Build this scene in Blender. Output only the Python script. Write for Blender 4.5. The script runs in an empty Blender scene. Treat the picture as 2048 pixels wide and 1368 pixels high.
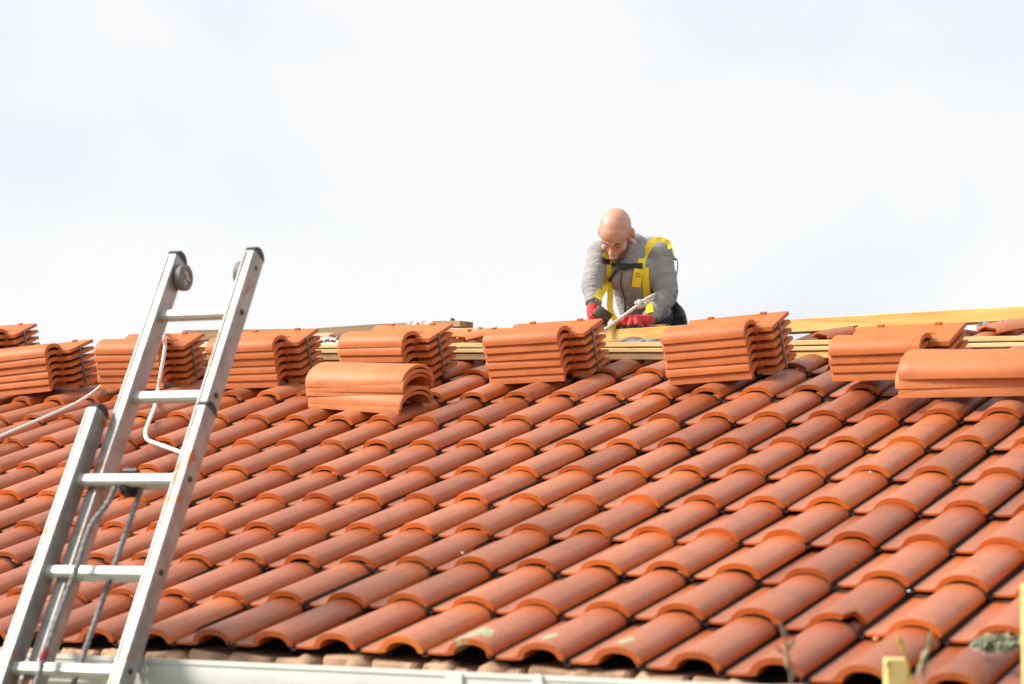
import bpy, math, random
import numpy as np
from mathutils import Vector, Matrix, Euler
from mathutils.bvhtree import BVHTree
from mathutils import noise as nz_
random.seed(7)
SC = bpy.context.scene
COL = SC.collection
R = math.radians

# ------------------------------------------------------------------ camera
CAM = Vector((3.8022, -4.579, 0.4461))
CR = Vector((0.8544, 0.5196, 0.0)); CD = Vector((-0.0341, 0.0560, -0.9978)); CF = Vector((-0.5185, 0.8526, 0.0656))
FPX = 4085.9
cd = bpy.data.cameras.new('camera'); cam = bpy.data.objects.new('camera', cd); COL.objects.link(cam)
cd.sensor_width = 36.0; cd.lens = FPX / 2048 * 36
cm = Matrix((CR, -CD, -CF)).transposed().to_4x4(); cm.translation = CAM
cam.matrix_world = cm
cd.clip_end = 2000
cd.dof.use_dof = True; cd.dof.focus_distance = 8.9; cd.dof.aperture_fstop = 3.2
SC.camera = cam

# ------------------------------------------------------------------ light
def ray0(u, v): return (CR * ((u - 1024) / FPX) + CD * ((v - 684) / FPX) + CF).normalized()
SUN = Vector((-0.66, -0.47, 0.62)).normalized()
w = bpy.data.worlds.new('World'); SC.world = w; w.use_nodes = True
nt = w.node_tree; nt.nodes.clear(); N = nt.nodes.new; Lk = nt.links.new
out = N('ShaderNodeOutputWorld')
sky = N('ShaderNodeTexSky'); sky.sky_type = 'NISHITA'; sky.sun_disc = False
sky.sun_elevation = math.asin(SUN.z); sky.sun_rotation = math.atan2(SUN.x, SUN.y)
b1 = N('ShaderNodeBackground'); b1.inputs['Strength'].default_value = 0.10; Lk(sky.outputs[0], b1.inputs['Color'])
tc = N('ShaderNodeTexCoord'); mp = N('ShaderNodeMapping'); mp.inputs['Scale'].default_value = (1, 1, 1.6)
mp.inputs['Location'].default_value = (0.33, 0.1, 0.45)
Lk(tc.outputs['Generated'], mp.inputs['Vector'])
nz = N('ShaderNodeTexNoise'); nz.inputs['Scale'].default_value = 4.2; nz.inputs['Detail'].default_value = 5; nz.inputs['Roughness'].default_value = 0.45
nz.inputs['Distortion'].default_value = 0.3
Lk(mp.outputs[0], nz.inputs['Vector'])
CEN = ray0(620, 200)
dp = N('ShaderNodeVectorMath'); dp.operation = 'DOT_PRODUCT'; dp.inputs[1].default_value = CEN; Lk(tc.outputs['Generated'], dp.inputs[0])
mr = N('ShaderNodeMapRange'); mr.interpolation_type = 'SMOOTHSTEP'; mr.inputs['From Min'].default_value = 0.960; mr.inputs['From Max'].default_value = 0.9995
mr.inputs['To Min'].default_value = 0.0; mr.inputs['To Max'].default_value = 0.22; Lk(dp.outputs['Value'], mr.inputs['Value'])
sm = N('ShaderNodeMath'); sm.operation = 'ADD'; Lk(nz.outputs['Fac'], sm.inputs[0]); Lk(mr.outputs[0], sm.inputs[1])
cr = N('ShaderNodeValToRGB'); cr.color_ramp.elements[0].position = 0.40; cr.color_ramp.elements[0].color = (0.76, 0.84, 0.95, 1)
cr.color_ramp.elements[1].position = 0.66; cr.color_ramp.elements[1].color = (1.0, 1.0, 1.0, 1)
e = cr.color_ramp.elements.new(0.52); e.color = (0.88, 0.925, 0.975, 1)
Lk(sm.outputs[0], cr.inputs['Fac'])
b2 = N('ShaderNodeBackground'); b2.inputs['Strength'].default_value = 0.70; Lk(cr.outputs[0], b2.inputs['Color'])
mx = N('ShaderNodeMixShader'); mx.inputs[0].default_value = 0.94
Lk(b1.outputs[0], mx.inputs[1]); Lk(b2.outputs[0], mx.inputs[2]); Lk(mx.outputs[0], out.inputs['Surface'])
sl = bpy.data.lights.new('sun', 'SUN'); sl.energy = 4.7; sl.angle = R(20); sl.color = (1.0, 0.93, 0.83)
so = bpy.data.objects.new('sun', sl); COL.objects.link(so)
so.rotation_euler = (-SUN).to_track_quat('-Z', 'Y').to_euler()
so.location = (0, 0, 20)
SC.view_settings.view_transform = 'Standard'; SC.view_settings.look = 'None'
SC.view_settings.exposure = 0.5; SC.view_settings.gamma = 1.0; SC.view_settings.use_curve_mapping = False

# ------------------------------------------------------------------ frames
T = R(15.7114)
RU = Vector((0, math.cos(T), math.sin(T))); RN = Vector((0, -math.sin(T), math.cos(T)))
ROOF = Matrix(((1, 0, 0), (0, RU.y, RN.y), (0, RU.z, RN.z))).to_4x4()
def rp(x, v, n=0.0): return Vector((x, 0, 0)) + RU * v + RN * n
def ray(u, v): return (CR * ((u - 1024) / FPX) + CD * ((v - 684) / FPX) + CF)
def at(u, v, depth): return CAM + ray(u, v) * depth
def on_y(u, v, y):
    d = ray(u, v); return CAM + d * ((y - CAM.y) / d.y)
def on_roof(u, v, h=0.0):
    d = ray(u, v); s = (RN * h - CAM).dot(RN) / d.dot(RN); return CAM + d * s
_c = (-0.0068, 0.02442, -0.00925, -0.00431, 0.01522, 0.01289)
def bow(i, j):
    i = max(-10.0, min(10.0, i)); j = max(0, min(9, j))
    a = (i - 2) / 6.; b = (j - 4) / 5.
    z = _c[0]*a*a + _c[1]*b*b + _c[2]*a*b + _c[3]*a**3 + _c[4]*a*a*b + _c[5]*a*b*b
    return min(z, 0.055)

# ------------------------------------------------------------------ object helpers
def tag(o, label=None, cat=None, group=None, kind=None):
    if label: o['label'] = label
    if cat: o['category'] = cat
    if group: o['group'] = group
    if kind: o['kind'] = kind
    return o
def empty(name, M=None, **k):
    o = bpy.data.objects.new(name, None); COL.objects.link(o); o.empty_display_size = 0.1
    if M is not None: o.matrix_world = M
    return tag(o, **k)
def obj(name, me, parent=None, M=None, **k):
    o = bpy.data.objects.new(name, me); COL.objects.link(o)
    if parent is not None: o.parent = parent
    if M is not None: o.matrix_local = M
    return tag(o, **k)
def mesh(name, V, F, mat, smooth=None):
    me = bpy.data.meshes.new(name); me.from_pydata([tuple(v) for v in V], [], F); me.validate(); me.update()
    import bmesh
    bm = bmesh.new(); bm.from_mesh(me); bmesh.ops.recalc_face_normals(bm, faces=bm.faces); bm.to_mesh(me); bm.free()
    if mat is not None: me.materials.append(mat)
    if smooth is not None:
        me.polygons.foreach_set('use_smooth', [True] * len(me.polygons))
        me.set_sharp_from_angle(angle=R(smooth))
    return me
class MB:
    def __init__(s): s.V = []; s.F = []
    def add(s, V, F):
        n = len(s.V); s.V += [Vector(v) for v in V]; s.F += [tuple(i + n for i in f) for f in F]; return s
    def box(s, c, d, M=None, bev=0.0):
        """bevelled box: octagonal prism style edges along local x"""
        x, y, z = (q / 2 for q in d); b = min(bev, x*.4, y*.4, z*.4)
        if b <= 0:
            P = [(-x,-y,-z),(x,-y,-z),(x,y,-z),(-x,y,-z),(-x,-y,z),(x,-y,z),(x,y,z),(-x,y,z)]
            F = [(0,3,2,1),(4,5,6,7),(0,1,5,4),(1,2,6,5),(2,3,7,6),(3,0,4,7)]
        else:
            pr = [(-y+b,-z),(y-b,-z),(y,-z+b),(y,z-b),(y-b,z),(-y+b,z),(-y,z-b),(-y,-z+b)]
            P = []; F = []
            for xx, k in ((-x, 1 - b/max(y, z)), (-x+b, 1), (x-b, 1), (x, 1 - b/max(y, z))):
                P += [(xx, p[0]*k, p[1]*k) for p in pr]
            for a in range(3):
                for i in range(8):
                    j = (i+1) % 8; F.append((a*8+i, a*8+j, a*8+8+j, a*8+8+i))
            F.append(tuple(range(8))[::-1]); F.append(tuple(range(24, 32)))
        P = [Vector(p) for p in P]
        if M is not None: P = [M @ p for p in P]
        P = [p + Vector(c) for p in P]
        return s.add(P, F)
    def bar(s, a, b, wy, wz, up=Vector((0,0,1)), bev=0.002):
        a = Vector(a); b = Vector(b); d = (b - a); L = d.length; d.normalize()
        y = up.cross(d).normalized(); z = d.cross(y)
        M = Matrix((d, y, z)).transposed()
        return s.box((a + b) / 2, (L, wy, wz), M, bev)
    def tube(s, pts, r, n=8, twist=0.0, lobes=0, depth=0.0, cap=True):
        pts = [Vector(p) for p in pts]; m = len(pts)
        rr = r if isinstance(r, (list, tuple)) else [r] * m
        n0 = len(s.V); t0 = (pts[1] - pts[0]).normalized()
        u = t0.orthogonal().normalized(); acc = 0
        for i, p in enumerate(pts):
            t = (pts[min(i+1, m-1)] - pts[max(i-1, 0)]).normalized()
            u = (u - t * u.dot(t)).normalized(); v = t.cross(u)
            if i: acc += (p - pts[i-1]).length
            for k in range(n):
                a = 2 * math.pi * k / n
                q = rr[i] * (1 + (depth * math.cos(lobes * a + acc * twist) if lobes else 0))
                s.V.append(p + (u * math.cos(a) + v * math.sin(a)) * q)
        for i in range(m - 1):
            for k in range(n):
                j = (k + 1) % n; a = n0 + i*n
                s.F.append((a+k, a+j, a+n+j, a+n+k))
        if cap:
            s.F.append(tuple(range(n0, n0+n))[::-1]); s.F.append(tuple(range(n0+(m-1)*n, n0+m*n)))
        return s
    def capsule(s, a, ra, b, rb, n=14, rings=5, flat=None):
        a = Vector(a); b = Vector(b); d = b - a; L = d.length
        t = d.normalized() if L > 1e-6 else Vector((0,0,1))
        u = t.orthogonal().normalized(); v = t.cross(u); n0 = len(s.V); prof = []
        for i in range(1, rings + 1):
            g = -math.pi/2 + math.pi/2 * i / rings; prof.append((a, ra*math.sin(g), ra*math.cos(g)))
        for i in range(0, rings):
            g = math.pi/2 * i / rings; prof.append((b, rb*math.sin(g), rb*math.cos(g)))
        s.V.append(a - t * ra)
        for c, h, q in prof:
            for k in range(n):
                an = 2*math.pi*k/n; s.V.append(c + t*h + (u*math.cos(an) + v*math.sin(an))*q)
        s.V.append(b + t * rb); m = len(prof)
        for k in range(n):
            j = (k+1) % n
            s.F.append((n0, n0+1+j, n0+1+k))
            for i in range(m-1): s.F.append((n0+1+i*n+k, n0+1+i*n+j, n0+1+(i+1)*n+j, n0+1+(i+1)*n+k))
            s.F.append((n0+1+(m-1)*n+k, n0+1+(m-1)*n+j, n0+1+m*n))
        return s
    def ellipsoid(s, c, r, Rm=None, n=20, m=12):
        c = Vector(c); P = []; n0 = 0; F = []
        P.append(Vector((0,0,-r[2])))
        for i in range(1, m):
            g = -math.pi/2 + math.pi*i/m
            for k in range(n):
                a = 2*math.pi*k/n; P.append(Vector((r[0]*math.cos(g)*math.cos(a), r[1]*math.cos(g)*math.sin(a), r[2]*math.sin(g))))
        P.append(Vector((0,0,r[2])))
        for k in range(n):
            j = (k+1) % n; F.append((0, 1+j, 1+k))
            for i in range(m-2): F.append((1+i*n+k, 1+i*n+j, 1+(i+1)*n+j, 1+(i+1)*n+k))
            F.append((1+(m-2)*n+k, 1+(m-2)*n+j, len(P)-1))
        if Rm is not None: P = [Rm @ p for p in P]
        return s.add([p + c for p in P], F)
    def mesh(s, name, mat, smooth=None): return mesh(name, s.V, s.F, mat, smooth)
    def build(s, name, mat, parent=None, smooth=None, **k): return obj(name, s.mesh(name, mat, smooth), parent, **k)
def remeshed(mb, name, mat, voxel, it=6, noise=None):
    me = mb.mesh(name + '_raw', None); o = bpy.data.objects.new('tmp', me); COL.objects.link(o)
    m = o.modifiers.new('r', 'REMESH'); m.mode = 'VOXEL'; m.voxel_size = voxel
    s = o.modifiers.new('s', 'SMOOTH'); s.factor = 0.5; s.iterations = it
    dg = bpy.context.evaluated_depsgraph_get(); dg.update()
    r = bpy.data.meshes.new_from_object(o.evaluated_get(dg)); r.name = name
    COL.objects.unlink(o); bpy.data.objects.remove(o); bpy.data.meshes.remove(me)
    if noise:
        for v in r.vertices: v.co += v.normal * noise(v.co)
        r.update()
    r.materials.clear(); r.materials.append(mat)
    r.polygons.foreach_set('use_smooth', [True] * len(r.polygons)); r.update()
    return r

# ------------------------------------------------------------------ materials
def nmat(name):
    m = bpy.data.materials.new(name); m.use_nodes = True; t = m.node_tree
    return m, t, t.nodes['Principled BSDF'], t.nodes.new, t.links.new
def coords(t, rand=True):
    tc = t.nodes.new('ShaderNodeTexCoord')
    if not rand: return tc.outputs['Object']
    oi = t.nodes.new('ShaderNodeObjectInfo'); ml = t.nodes.new('ShaderNodeMath'); ml.operation = 'MULTIPLY'; ml.inputs[1].default_value = 37
    t.links.new(oi.outputs['Random'], ml.inputs[0])
    cx = t.nodes.new('ShaderNodeCombineXYZ'); 
    for k in range(3): t.links.new(ml.outputs[0], cx.inputs[k])
    ad = t.nodes.new('ShaderNodeVectorMath'); t.links.new(tc.outputs['Object'], ad.inputs[0]); t.links.new(cx.outputs[0], ad.inputs[1])
    return ad.outputs[0]
def noise(t, vec, scale, detail=4, rough=0.55, stretch=None, dist=0.0):
    if stretch:
        mp = t.nodes.new('ShaderNodeMapping'); mp.inputs['Scale'].default_value = stretch; t.links.new(vec, mp.inputs['Vector']); vec = mp.outputs[0]
    n = t.nodes.new('ShaderNodeTexNoise'); n.inputs['Scale'].default_value = scale; n.inputs['Detail'].default_value = detail
    n.inputs['Roughness'].default_value = rough; n.inputs['Distortion'].default_value = dist; t.links.new(vec, n.inputs['Vector']); return n.outputs['Fac']
def ramp(t, fac, stops):
    r = t.nodes.new('ShaderNodeValToRGB'); el = r.color_ramp.elements
    while len(el) < len(stops): el.new(0.5)
    for e, (p, c) in zip(el, stops): e.position = p; e.color = (*c, 1) if len(c) == 3 else c
    t.links.new(fac, r.inputs['Fac']); return r.outputs['Color']
def mixc(t, fac, a, b, mode='MIX'):
    m = t.nodes.new('ShaderNodeMix'); m.data_type = 'RGBA'; m.blend_type = mode
    for s, v in ((0, fac), (6, a), (7, b)):
        if isinstance(v, (int, float)): m.inputs[s].default_value = v
        elif isinstance(v, tuple): m.inputs[s].default_value = (*v, 1)
        else: t.links.new(v, m.inputs[s])
    return m.outputs[2]
def bump(t, b, h, strength=0.3, dist=0.002):
    n = t.nodes.new('ShaderNodeBump'); n.inputs['Strength'].default_value = strength; n.inputs['Distance'].default_value = dist
    t.links.new(h, n.inputs['Height']); t.links.new(n.outputs[0], b.inputs['Normal'])

def terracotta(name, c_lo, c_mid, c_hi, rough=(0.42, 0.6), stain=0.5, lichen=None, spec=0.5, dust_shading=None):
    m, t, b, N, Lk = nmat(name)
    vec = coords(t); oi = N('ShaderNodeObjectInfo')
    base = ramp(t, oi.outputs['Random'], [(0.0, c_lo), (0.45, c_mid), (1.0, c_hi)])
    n1 = noise(t, vec, 9, 4, 0.6)
    dark = ramp(t, n1, [(0.28, (0.80, 0.76, 0.75)), (0.48, (1, 1, 1)), (0.75, (1.08, 1.09, 1.10))])
    if dust_shading:
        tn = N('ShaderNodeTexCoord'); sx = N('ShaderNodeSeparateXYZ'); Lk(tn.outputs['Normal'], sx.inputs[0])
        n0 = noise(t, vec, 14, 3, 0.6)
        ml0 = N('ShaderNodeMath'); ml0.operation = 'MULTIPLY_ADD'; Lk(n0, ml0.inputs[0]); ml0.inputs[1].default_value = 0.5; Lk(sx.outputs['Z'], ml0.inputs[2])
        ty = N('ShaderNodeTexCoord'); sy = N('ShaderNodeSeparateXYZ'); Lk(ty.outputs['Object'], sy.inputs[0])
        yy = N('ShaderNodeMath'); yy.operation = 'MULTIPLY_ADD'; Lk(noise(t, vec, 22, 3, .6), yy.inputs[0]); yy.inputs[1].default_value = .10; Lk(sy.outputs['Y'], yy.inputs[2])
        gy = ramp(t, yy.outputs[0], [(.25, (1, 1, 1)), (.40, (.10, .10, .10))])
        mk0 = mixc(t, 1.0, ramp(t, ml0.outputs[0], [(0.55, (0, 0, 0)), (1.0, (dust_shading[3],) * 3)]), gy, 'MULTIPLY')
        base = mixc(t, mk0, base, dust_shading[:3])  # pale dust plus sky sheen painted on upward faces, fading towards the head
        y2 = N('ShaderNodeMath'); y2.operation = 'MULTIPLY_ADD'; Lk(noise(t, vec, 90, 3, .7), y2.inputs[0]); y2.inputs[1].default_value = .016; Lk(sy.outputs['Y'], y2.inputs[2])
        base = mixc(t, ramp(t, y2.outputs[0], [(.352, (0, 0, 0)), (.364, (.92, .92, .92))]), base, (.035, .024, .018))  # shade of the overlap gap painted dark at the head, with some dirt
    if dust_shading:
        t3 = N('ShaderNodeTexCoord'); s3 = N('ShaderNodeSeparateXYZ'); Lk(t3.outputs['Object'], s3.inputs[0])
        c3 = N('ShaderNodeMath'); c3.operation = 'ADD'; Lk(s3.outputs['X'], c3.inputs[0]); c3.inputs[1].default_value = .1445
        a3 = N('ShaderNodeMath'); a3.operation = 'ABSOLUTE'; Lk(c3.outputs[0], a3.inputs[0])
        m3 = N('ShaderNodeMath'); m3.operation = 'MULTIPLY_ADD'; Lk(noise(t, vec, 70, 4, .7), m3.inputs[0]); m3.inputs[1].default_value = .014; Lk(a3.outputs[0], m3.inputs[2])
        base = mixc(t, ramp(t, m3.outputs[0], [(.0165, (.95, .95, .95)), (.026, (0, 0, 0))]), base, (.030, .020, .015))  # dark line along the channel: painted gap shade mixed with dirt
        r7 = N('ShaderNodeMath'); r7.operation = 'MULTIPLY'; Lk(oi.outputs['Random'], r7.inputs[0]); r7.inputs[1].default_value = 7.13
        fr = N('ShaderNodeMath'); fr.operation = 'FRACT'; Lk(r7.outputs[0], fr.inputs[0])
        base = mixc(t, 1.0, base, ramp(t, fr.outputs[0], [(0.0, (.70, .66, .66)), (.12, (.84, .80, .80)), (.45, (.98, .98, 1)), (1.0, (1.18, 1.22, 1.24))]), 'MULTIPLY')
    col = mixc(t, 0.75, base, dark, 'MULTIPLY')
    # streaks of dust along the tile
    n2 = noise(t, vec, 60, 3, 0.7, stretch=(1, 0.18, 1))
    col = mixc(t, 0.35, col, ramp(t, n2, [(0.3, (0.84, 0.82, 0.80)), (0.7, (1.08, 1.1, 1.12))]), 'MULTIPLY')
    # sparse dark specks and small scuffs
    vo = N('ShaderNodeTexVoronoi'); vo.inputs['Scale'].default_value = 24; vo.inputs['Randomness'].default_value = 1; Lk(vec, vo.inputs['Vector'])
    sp = ramp(t, vo.outputs['Distance'], [(0.06, (1, 1, 1)), (0.16, (0, 0, 0))])
    n3 = noise(t, vec, 5, 2); gate = ramp(t, n3, [(0.56, (0, 0, 0)), (0.66, (1, 1, 1))])
    mk = mixc(t, 1.0, sp, gate, 'MULTIPLY')
    mk = mixc(t, 1.0, mk, (stain, stain, stain), 'MULTIPLY')
    col = mixc(t, mk, col, (0.10, 0.055, 0.045))
    if lichen:
        tcx = N('ShaderNodeTexCoord')
        for (px, py, rad) in lichen:
            sb = N('ShaderNodeVectorMath'); sb.operation = 'SUBTRACT'; sb.inputs[1].default_value = (px, py, 0.05); Lk(tcx.outputs['Object'], sb.inputs[0])
            sc = N('ShaderNodeVectorMath'); sc.operation = 'MULTIPLY'; sc.inputs[1].default_value = (1.0, 0.6, 0.6); Lk(sb.outputs[0], sc.inputs[0])
            ln = N('ShaderNodeVectorMath'); ln.operation = 'LENGTH'; Lk(sc.outputs[0], ln.inputs[0])
            nn = noise(t, tcx.outputs['Object'], 40, 4, 0.6)
            ad = N('ShaderNodeMath'); ad.operation = 'MULTIPLY_ADD'; Lk(nn, ad.inputs[0]); ad.inputs[1].default_value = 0.05; Lk(ln.outputs['Value'], ad.inputs[2])
            k = ramp(t, ad.outputs[0], [((rad + 0.022), (1, 1, 1)), (rad + 0.028, (0, 0, 0))])
            lc = ramp(t, noise(t, tcx.outputs['Object'], 160, 3), [(0.35, (0.24, 0.26, 0.14)), (0.65, (0.46, 0.47, 0.31))])
            col = mixc(t, k, col, lc)
    Lk(col, b.inputs['Base Color'])
    rr = N('ShaderNodeMapRange'); rr.inputs['To Min'].default_value = rough[0]; rr.inputs['To Max'].default_value = rough[1]; Lk(n1, rr.inputs['Value'])
    Lk(rr.outputs[0], b.inputs['Roughness']); b.inputs['Specular IOR Level'].default_value = spec
    bump(t, b, noise(t, vec, 130, 5, 0.65), 0.28, 0.0015)
    return m
CL = ((0.40, 0.078, 0.010), (0.49, 0.103, 0.013), (0.55, 0.132, 0.020))
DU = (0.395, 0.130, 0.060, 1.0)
M_ROOF = terracotta('weathered clay roof tile', *CL, rough=(0.34, 0.50), stain=0.8, dust_shading=DU, spec=0.45)
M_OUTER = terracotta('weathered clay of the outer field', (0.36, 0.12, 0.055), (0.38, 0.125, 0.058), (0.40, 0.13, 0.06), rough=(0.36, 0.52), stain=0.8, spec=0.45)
M_LICH = terracotta('clay with pale lichen', *CL, rough=(0.36, 0.54), stain=0.9, dust_shading=DU, spec=0.5, lichen=((-0.025, 0.055, 0.036), (0.02, 0.07, 0.018)))
M_LICH2 = terracotta('clay with small lichen', *CL, rough=(0.36, 0.54), stain=0.9, dust_shading=DU, spec=0.5, lichen=((0.0, 0.06, 0.018),))
M_NEW = terracotta('new orange clay', (0.49, 0.135, 0.034), (0.53, 0.15, 0.039), (0.56, 0.17, 0.047), rough=(0.5, 0.65), stain=0.25, spec=0.4)
M_RIDGE = terracotta('ridge tile clay', (0.51, 0.16, 0.050), (0.55, 0.18, 0.058), (0.58, 0.205, 0.070), rough=(0.5, 0.65), stain=0.3, spec=0.4)
M_OLD = terracotta('old sooty clay', (0.10, 0.075, 0.065), (0.28, 0.12, 0.07), (0.42, 0.14, 0.06), rough=(0.6, 0.8), stain=0.9)

def wood(name, lo, mid, hi, rough=0.6, gs=1.0):
    m, t, b, N, Lk = nmat(name); vec = coords(t)
    g = noise(t, vec, 14 * gs, 5, 0.6, stretch=(0.09, 1, 1), dist=1.2)
    f = noise(t, vec, 120, 3, 0.6, stretch=(0.03, 1, 1))
    col = ramp(t, g, [(0.28, lo), (0.5, mid), (0.72, hi)])
    col = mixc(t, 0.5, col, ramp(t, f, [(0.3, (0.8, 0.76, 0.7)), (0.7, (1.1, 1.1, 1.1))]), 'MULTIPLY')
    kn = N('ShaderNodeTexVoronoi'); kn.inputs['Scale'].default_value = 3.2
    mp = N('ShaderNodeMapping'); mp.inputs['Scale'].default_value = (0.7, 3.0, 3.0); Lk(vec, mp.inputs['Vector']); Lk(mp.outputs[0], kn.inputs['Vector'])
    kk = ramp(t, kn.outputs['Distance'], [(0.03, (1, 1, 1)), (0.09, (0, 0, 0))])
    col = mixc(t, kk, col, tuple(q * 0.35 for q in lo))
    Lk(col, b.inputs['Base Color']); b.inputs['Roughness'].default_value = rough
    bump(t, b, g, 0.25, 0.002); return m
M_PINE = wood('fresh sawn pine', (0.50, 0.26, 0.055), (0.69, 0.44, 0.12), (0.80, 0.60, 0.25))
M_PALE = wood('pale planed pine', (0.40, 0.26, 0.10), (0.58, 0.43, 0.20), (0.70, 0.58, 0.33))
M_GREY = wood('weathered brown wood', (0.15, 0.09, 0.05), (0.32, 0.21, 0.11), (0.47, 0.34, 0.19), 0.8)
M_AMBER = wood('amber board', (0.45, 0.19, 0.05), (0.60, 0.28, 0.09), (0.68, 0.37, 0.14))
M_POST = wood('yellow timber', (0.62, 0.36, 0.10), (0.78, 0.54, 0.20), (0.85, 0.65, 0.30))

def plain(name, c, rough=0.6, metal=0.0, var=0.15, scale=30, bumps=0.15, bscale=200, spec=0.5, stains=None, dist=0.001):
    m, t, b, N, Lk = nmat(name); vec = coords(t)
    n = noise(t, vec, scale, 4, 0.6)
    col = ramp(t, n, [(0.3, tuple(q * (1 - var) for q in c)), (0.7, tuple(min(1, q * (1 + var)) for q in c))])
    if stains:
        sc, cc, th = stains; col = mixc(t, ramp(t, noise(t, vec, sc, 4, 0.65), [(th, (0, 0, 0)), (th + 0.06, (1, 1, 1))]), col, cc)
    Lk(col, b.inputs['Base Color']); b.inputs['Roughness'].default_value = rough; b.inputs['Metallic'].default_value = metal
    b.inputs['Specular IOR Level'].default_value = spec
    if bumps: bump(t, b, noise(t, vec, bscale, 3, 0.6), bumps, dist)
    return m
M_ALU = plain('worn aluminium', (0.34, 0.325, 0.31), 0.42, 0.52, 0.25, 14, 0.15, 90, stains=(11, (0.40, 0.18, 0.09), 0.60))  # brown stains, strengthened to paint in the roof's red-brown reflection
M_RUNG = plain('clean aluminium rung', (0.56, 0.54, 0.49), 0.42, 0.35, 0.08, 30)
M_CAP = plain('black plastic', (0.018, 0.020, 0.026), 0.5)
M_WHEEL = plain('grey rubber wheel', (0.17, 0.165, 0.16), 0.6)
M_HUB = plain('pale wheel hub', (0.40, 0.38, 0.34), 0.5)
M_DARK = plain('dark steel', (0.05, 0.05, 0.055), 0.5, 0.5)
M_WHITE = plain('off white gutter', (0.70, 0.69, 0.65), 0.4, 0, 0.06, 8, 0.05, stains=(12, (0.50, 0.46, 0.36), 0.70))
M_ROPE = plain('white braided rope', (0.80, 0.78, 0.75), 0.8, 0, 0.12, 200, 0.5, 500)
M_ROPE2 = plain('grey ladder rope', (0.20, 0.19, 0.19), 0.8, 0, 0.5, 120, 0.5, 400)
M_KNOT = plain('red tape', (0.28, 0.03, 0.04), 0.7)
M_STRAP = plain('green packing strap', (0.085, 0.13, 0.12), 0.35, 0, 0.1)
M_BRICK = plain('sandy cornice brick', (0.44, 0.27, 0.16), 0.9, 0, 0.45, 11, 0.5, 120)
M_MORT = plain('grey mortar rubble', (0.30, 0.27, 0.24), 0.9, 0, 0.4, 40, 0.6, 100)
M_DECK = plain('dark bitumen underlay', (0.045, 0.042, 0.045), 0.8, 0, 0.3, 10)
M_WALL = plain('cream rendered wall', (0.55, 0.50, 0.42), 0.9, 0, 0.1, 6, 0.3, 60)
M_GROUND = plain('dry garden grass', (0.09, 0.12, 0.045), 0.95, 0, 0.5, 1.5, 0.5, 12)
M_MEMB = plain('torn white membrane', (0.72, 0.74, 0.76), 0.6, 0, 0.15, 30, 0.4, 80)
M_GREYM = plain('blue grey roofing felt', (0.20, 0.21, 0.26), 0.7, 0, 0.3, 30)

# ================================================================== setting
def grid_plane(name, x0, x1, y0, y1, z, mat): return mesh(name, [(x0,y0,z),(x1,y0,z),(x1,y1,z),(x0,y1,z)], [(0,1,2,3)], mat)
tag(obj('ground', grid_plane('ground', -600, 600, -600, 600, -3.4, M_GROUND)), kind='structure')

house = empty('house', Matrix.Translation((-1.3, 0, 0)), label='house under re-roofing with orange clay roof tiles, white gutter and open timber ridge', cat='house')
HINV = Matrix.Translation((1.3, 0, 0))
def hpart(name, me, M=None, **k):
    return obj(name, me, house, HINV @ (M if M is not None else Matrix.Identity(4)), **k)

ROWV = [0.0028, 0.365, 0.735, 1.0846, 1.4375, 1.7943, 2.1565, 2.5196, 2.899, 3.2725, 3.64]
def tile_profile(s=1.0, out=True, tongue=False, clip=False, foot=.013):
    """outer (top) points from the pan's left rib to the barrel's right foot, with matching inner points"""
    O = [(-.219,.036),(-.211,.037),(-.202,.0325),(-.184,.0265),(-.162,.0205),(-.1535,.0185),(-.1505,.0020),(-.1385,.0020),(-.1345,.0145),(-.112,.0125),(-.090,.0140),(-.078,.0165)]
    I = [(-.217,.025),(-.211,.025),(-.201,.0200),(-.184,.0140),(-.162,.0080),(-.1545,.0060),(-.1515,-.003),(-.1375,-.003),(-.1335,.0040),(-.112,.0040),(-.090,.0040),(-.078,.0040)]
    if tongue:
        O = [(-.219,.036),(-.211,.037),(-.197,.0335),(-.177,.030),(-.147,.025),(-.115,.020),(-.085,.016),(-.055,.0135),(-.036,.0130)]
        return O, [(x, z - .0175) for x, z in O]
    if clip == 2: O = [(max(x, -.186), min(z, .0265)) for x, z in O]; I = [(max(x, -.185), min(z, .0145)) for x, z in I]
    elif clip: O = [(max(x, -.162), min(z, .021)) for x, z in O]; I = [(max(x, -.161), min(z, .008)) for x, z in I]
    n = 17
    for k in range(n):
        a = math.pi * (1 - k / (n - 1)) * 0.95; sa = max(0.0, math.sin(a)); ca = math.copysign(abs(math.cos(a)) ** .9, math.cos(a))
        lift = foot * max(0.0, (k - 8) / 8) ** 2
        O.append((.0715 * s * ca, .057 * s * sa ** .86 + lift * (1 if k > 11 else .5)))
        I.append((.0530 * s * ca + (.0035 if k == n-1 else 0), .0375 * s * sa ** .86 + lift * .8))
    return O, I
def loft(mb, secs):
    n = len(secs[0]); n0 = len(mb.V)
    for s in secs: mb.V += [Vector(p) for p in s]
    for i in range(len(secs) - 1):
        for k in range(n):
            j = (k + 1) % n; a = n0 + i * n; mb.F.append((a + k, a + n + k, a + n + j, a + j))
    m = n // 2
    for base in (n0, n0 + (len(secs) - 1) * n):      # end caps as a strip of quads
        for k in range(m - 1): mb.F.append((base + k, base + k + 1, base + n - 2 - k, base + n - 1 - k))
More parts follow.
